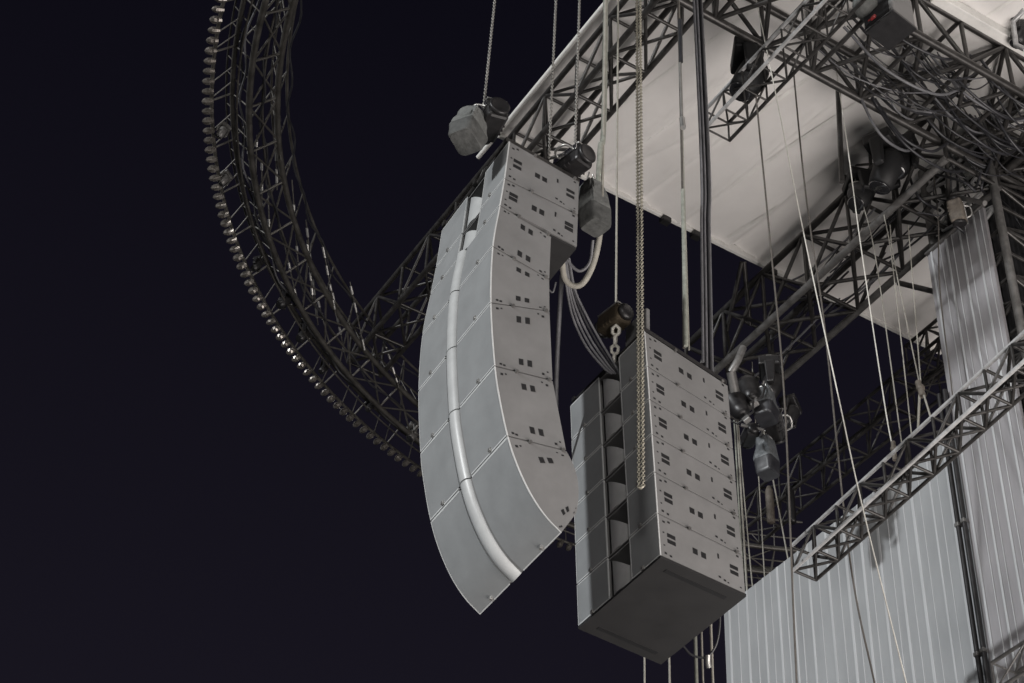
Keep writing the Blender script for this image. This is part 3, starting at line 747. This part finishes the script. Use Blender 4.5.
# lamp cluster beside the short array
dc_ = 19.6
def fc(x, y, d=0.): return far(x, y, dc_ + d)
can_lamp(fc(736, 404, -.3), (-25, 10, 20), 'round stage lamp tilted up against the right edge of the short array', 1.0)
can_lamp(fc(749, 390, 0), (-20, 20, 20), 'upper round stage lamp of the cluster, its lens catching light', 1.05)
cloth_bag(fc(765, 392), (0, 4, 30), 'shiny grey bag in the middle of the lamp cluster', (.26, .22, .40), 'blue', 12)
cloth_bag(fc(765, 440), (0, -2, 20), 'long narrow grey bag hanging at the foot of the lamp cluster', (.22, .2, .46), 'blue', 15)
hoist('chain_hoist', fc(775, 425, .1), (20, 30, 40), 'grey dark hoist below the shiny bag in the lamp cluster', s=.9)
hoist('chain_hoist', fc(750, 436, .1), (0, 0, 70), 'small dark hoist at the lower left of the lamp cluster', s=.7)
moving_lamp(fc(790, 408, .4), (0, 20, 30), 'dark moving light at the right of the lamp cluster', .7)
moving_lamp(fc(770, 372, .5), (0, 0, 50), 'dark moving light at the top of the lamp cluster under the deep truss', .9)
single('cluster_arm', MB().tube([fc(741, 425), fc(764, 430)], .02, 8), M['greytruss'], 'short grey arm reaching from the short array into the lamp cluster', 'arm')
single('clamp_pipe', MB().tube([fc(731, 372, -.4), fc(738, 360, -.4), fc(743, 348, -.2)], .04, 8).tube([fc(731, 372, -.4), fc(735, 392, -.4)], .05, 8), M['greytruss'], 'bent grey pipe clamp at the end of the deep truss', 'pipe')
for x, y, lab in ((770, 505, 'pale tube standing in the dim truss behind the short array'), (791, 505, 'dim lamp hung on the dark truss behind the wall top')):
    single('tube_light', MB().lathe(at(x, y, 'x', 12.5), [(.05, -.28), (.055, -.25), (.055, .22), (.03, .3)], n=12), M['tan'] if x < 780 else M['blackmetal'], lab, 'tube light')
# upper right fixtures
moving_lamp(at(748, 60, 'x', 8.1), (0, 0, 60), 'dark moving light hung on the short top truss', 1.25, m='black')
moving_lamp(at(765, 8, 'x', 8.6), (0, 10, 20), 'dark lamp at the top edge above the short top truss', 1.1)
moving_lamp(at(738, 5, 'x', 8.3), (0, -10, 80), 'dark lamp tangled in cables at the top edge of the roof', .7)
moving_lamp(at(884, 152, 'x', 10.3), (0, 0, 25), 'large black moving light hanging under the deep truss in front of the roof', 1.25, m='black')
moving_lamp(at(858, 185, 'x', 10.4), (0, 10, 70), 'smaller black moving light left of the large one under the deep truss', 1.0, m='black')
moving_lamp(at(902, 150, 'x', 10.5), (0, -10, 120), 'black moving light crowded right of the large one under the deep truss', 1.0, m='black')
cloth_bag(at(857, 186, 'x', 10.35), (0, 0, 30), 'dark greenish pouch under the smaller black moving light', (.2, .2, .28), 'cable', 21, group='dark pouches')
sb = thing('floodlight', at(890, 22, 'x', 8.8), 'big black boxy floodlight at the top right with a red part beside it', 'floodlight')
c = at(890, 22, 'x', 8.8) + V((0, 0, .1)); rz = Matrix.Rotation(math.radians(8), 3, 'Z')
MB().box(c, (.34, .36, .44), rz, ch=.02).build('housing', M['cab'], sb)
MB().box(c + V((-.176, 0, 0)), (.01, .32, .40), rz, ch=.004).build('front_glass', M['backing'], sb)
MB().box(c + V((0, 0, -.228)), (.35, .37, .03), rz, ch=.004).build('bottom_plate', M['blackmetal'], sb)
MB().box(at(874, 18, 'x', 8.62), (.05, .07, .05), ch=.015).box(at(870, 21, 'x', 8.62), (.04, .03, .03), ch=.008).build('red_cap', M['red'], sb)
MB().lathe(at(867, 4, 'x', 8.6), [(.02, -.16), (.12, -.13), (.15, 0), (.12, .12), (.02, .16)], n=16).build('dome', M['bag'], sb)
single('metal_can', MB().lathe(at(827, 72, 'x', 9.4), [(.05, 0), (.085, .02), (.09, .22), (.10, .25), (.10, .30), (.05, .33)], n=18), M['tan'], 'brownish metal can hanging at the lower edge of the cable filled truss', 'can')
hoist('chain_hoist', at(957, 212, 'x', 10.9), (0, 75, 30), 'pale worn hoist hung at the head of the tower cladding', s=.8, body='tan')
single('bracket_arm', MB().tube([at(951, 196, 'x', 11.0), at(985, 203, 'x', 11.0)], .03, 8), M['greytruss'], 'grey bracket arm above the top of the tower cladding', 'arm')
moving_lamp(at(1018, 22, 'x', 10.7), (0, 0, 30), 'dark lamp at the top right corner of the photo', .8)
single('bent_bracket', MB().tube([at(1024, 10, 'x', 10.3), at(1013, 22, 'x', 10.3), at(1016, 45, 'x', 10.3), at(1026, 50, 'x', 10.3)], .03, 8), M['pale_lit'], 'pale bent bracket at the extreme top right corner', 'bracket')
single('cross_pipe', MB().tube([at(899, 283, 'x', 11.6), at(940, 293, 'x', 11.6)], .035, 8), M['greytruss'], 'grey cross pipe between the deep truss and the tower cladding', 'pipe')
for a_, b_, lab in (((742, 262), (727, 330), 'left dark strut between the roof edge and the deep truss end'), ((744, 262), (750, 325), 'right dark strut between the roof edge and the deep truss end'), ((838, 88), (842, 182), 'thin dark upright hanging before the roof, left of the black lamps')):
    single('strut', MB().tube([at(*a_, 'z', 17.9), at(*b_, 'z', 17.5) if a_[0] < 800 else at(*b_, 'x', at(*a_, 'z', 17.9).x)], .03, 8), M['truss'], lab, 'strut', 'struts under the roof')
ld = thing('ladder_frame', at(838, 110, 'x', 10.55), 'narrow dark ladder frame beside the thin upright in front of the roof', 'ladder')
for a_, b_ in (((837, 88), (846, 185)), ((868, 110), (872, 190))): MB().tube([at(*a_, 'x', 10.55), at(*b_, 'x', 10.55)], .022, 8).build('rail', M['truss'], ld)
for k in range(5): MB().tube([at(838 + k * 2, 110 + k * 14, 'x', 10.55), at(868 + k, 112 + k * 13, 'x', 10.55)], .016, 6).build('rung', M['truss'], ld)
# lights hung inside the ring
for x, y, rz_, lab in ((220, 128, 10, 'small grey lamp hung inside the ring at its left side'), (222, 176, 30, 'small grey lamp in the ring just below the first'), (254, 262, 40, 'small lamp in the ring at mid left, with a bright face'), (281, 296, 60, 'oblong dark lamp in the ring near its lower left'), (300, 330, 70, 'small lamp in the ring below the oblong one'), (320, 365, 70, 'very dim lamp in the lower part of the ring'), (366, 403, 80, 'round lamp at the bottom of the ring'), (408, 430, 90, 'pale oblong lamp in the ring next to the curved array')):
    p_ = at(x + 4, y, 'z', 17.12)
    moving_lamp(p_, (0, 12, rz_), lab, (.36 if 'oblong' not in lab else .5), 'lamps inside the ring', 'greytruss' if ('grey' in lab or 'pale' in lab) else 'blackmetal')
for i in range(70):                                # loose bits: clamps and plugs on the ring
    pass
for k, (r_, th0, th1, zz) in enumerate(((7.52, 96, 190, 17.08), (7.56, 96, 190, 17.14), (7.3, 98, 170, 17.1), (7.05, 108, 185, 17.5))):
    pts = [rp(r_ + .03 * math.sin(t * .9 + k), t, zz + .03 * math.sin(t * .5 + k)) for t in range(th0, th1)]
    single('cable', MB().tube(pts, .013, 5), M['cable'] if k else M['greycable'], ('grey cable running round the ring truss', 'black cable beside the grey one round the ring truss', 'black cable on the inner side of the ring truss', 'thin upper cable of the ring truss')[k], 'cable', 'cables along the ring')

# ------------------------------------------------------------------ light and sky
w = bpy.data.worlds.new('World'); S.world = w; w.use_nodes = True
nt = w.node_tree; bg = nt.nodes['Background']
tc = nt.nodes.new('ShaderNodeTexCoord'); sp = nt.nodes.new('ShaderNodeSeparateXYZ'); cr = nt.nodes.new('ShaderNodeValToRGB')
nt.links.new(tc.outputs['Generated'], sp.inputs[0]); nt.links.new(sp.outputs['Z'], cr.inputs['Fac']); nt.links.new(cr.outputs['Color'], bg.inputs['Color'])
e0, e1 = cr.color_ramp.elements
e0.position = .42; e0.color = (.0102, .0088, .0148, 1); e1.position = .85; e1.color = (.0029, .0027, .0056, 1)
bg.inputs['Strength'].default_value = 1.0
def sun_dir(o, Lv): o.rotation_euler = V(Lv).to_track_quat('Z', 'Y').to_euler()
sl = bpy.data.lights.new('sun', 'SUN'); sl.energy = 1.95; sl.angle = math.radians(2.3); sl.color = (.96, .985, 1)
so = bpy.data.objects.new('sun', sl); COL.objects.link(so); sun_dir(so, (-.97, -.10, .25))
sp_ = bpy.data.lights.new('flood_lamp', 'SPOT'); sp_.energy = 8000; sp_.spot_size = math.radians(40); sp_.spot_blend = .5; sp_.shadow_soft_size = 2.5; sp_.color = (1, .965, .93)
po = bpy.data.objects.new('flood_lamp', sp_); COL.objects.link(po); po.location = (-14, -20, 12); sun_dir(po, V((-14, -20, 12)) - V((8, 10.5, 13.5)))
ar = bpy.data.lights.new('stage_wash', 'AREA'); ar.shape = 'DISK'; ar.size = 14; ar.energy = 3500; ar.color = (1, .93, .885)
ao = bpy.data.objects.new('stage_wash', ar); COL.objects.link(ao); ao.location = (12, 2.5, 1.4); sun_dir(ao, V((12, 2.5, 1.4)) - V((10, 10, 18)))

fl = bpy.data.lights.new('tower_flood', 'SPOT'); fl.energy = 30000; fl.spot_size = math.radians(24); fl.spot_blend = .4; fl.shadow_soft_size = 6; fl.color = (1, .985, .95)
fo = bpy.data.objects.new('tower_flood', fl); COL.objects.link(fo); fo.location = V((8, 11.5, 14)) + V((-.9, -.36, .19)) * 62; sun_dir(fo, V((-.9, -.36, .19)))
S.render.engine = 'CYCLES'
S.cycles.max_bounces = 6; S.cycles.diffuse_bounces = 3; S.cycles.glossy_bounces = 3
S.cycles.use_denoising = True
vs_ = S.view_settings; vs_.view_transform = 'Standard'; vs_.look = 'None'; vs_.exposure = 0; vs_.gamma = 1; vs_.use_curve_mapping = False
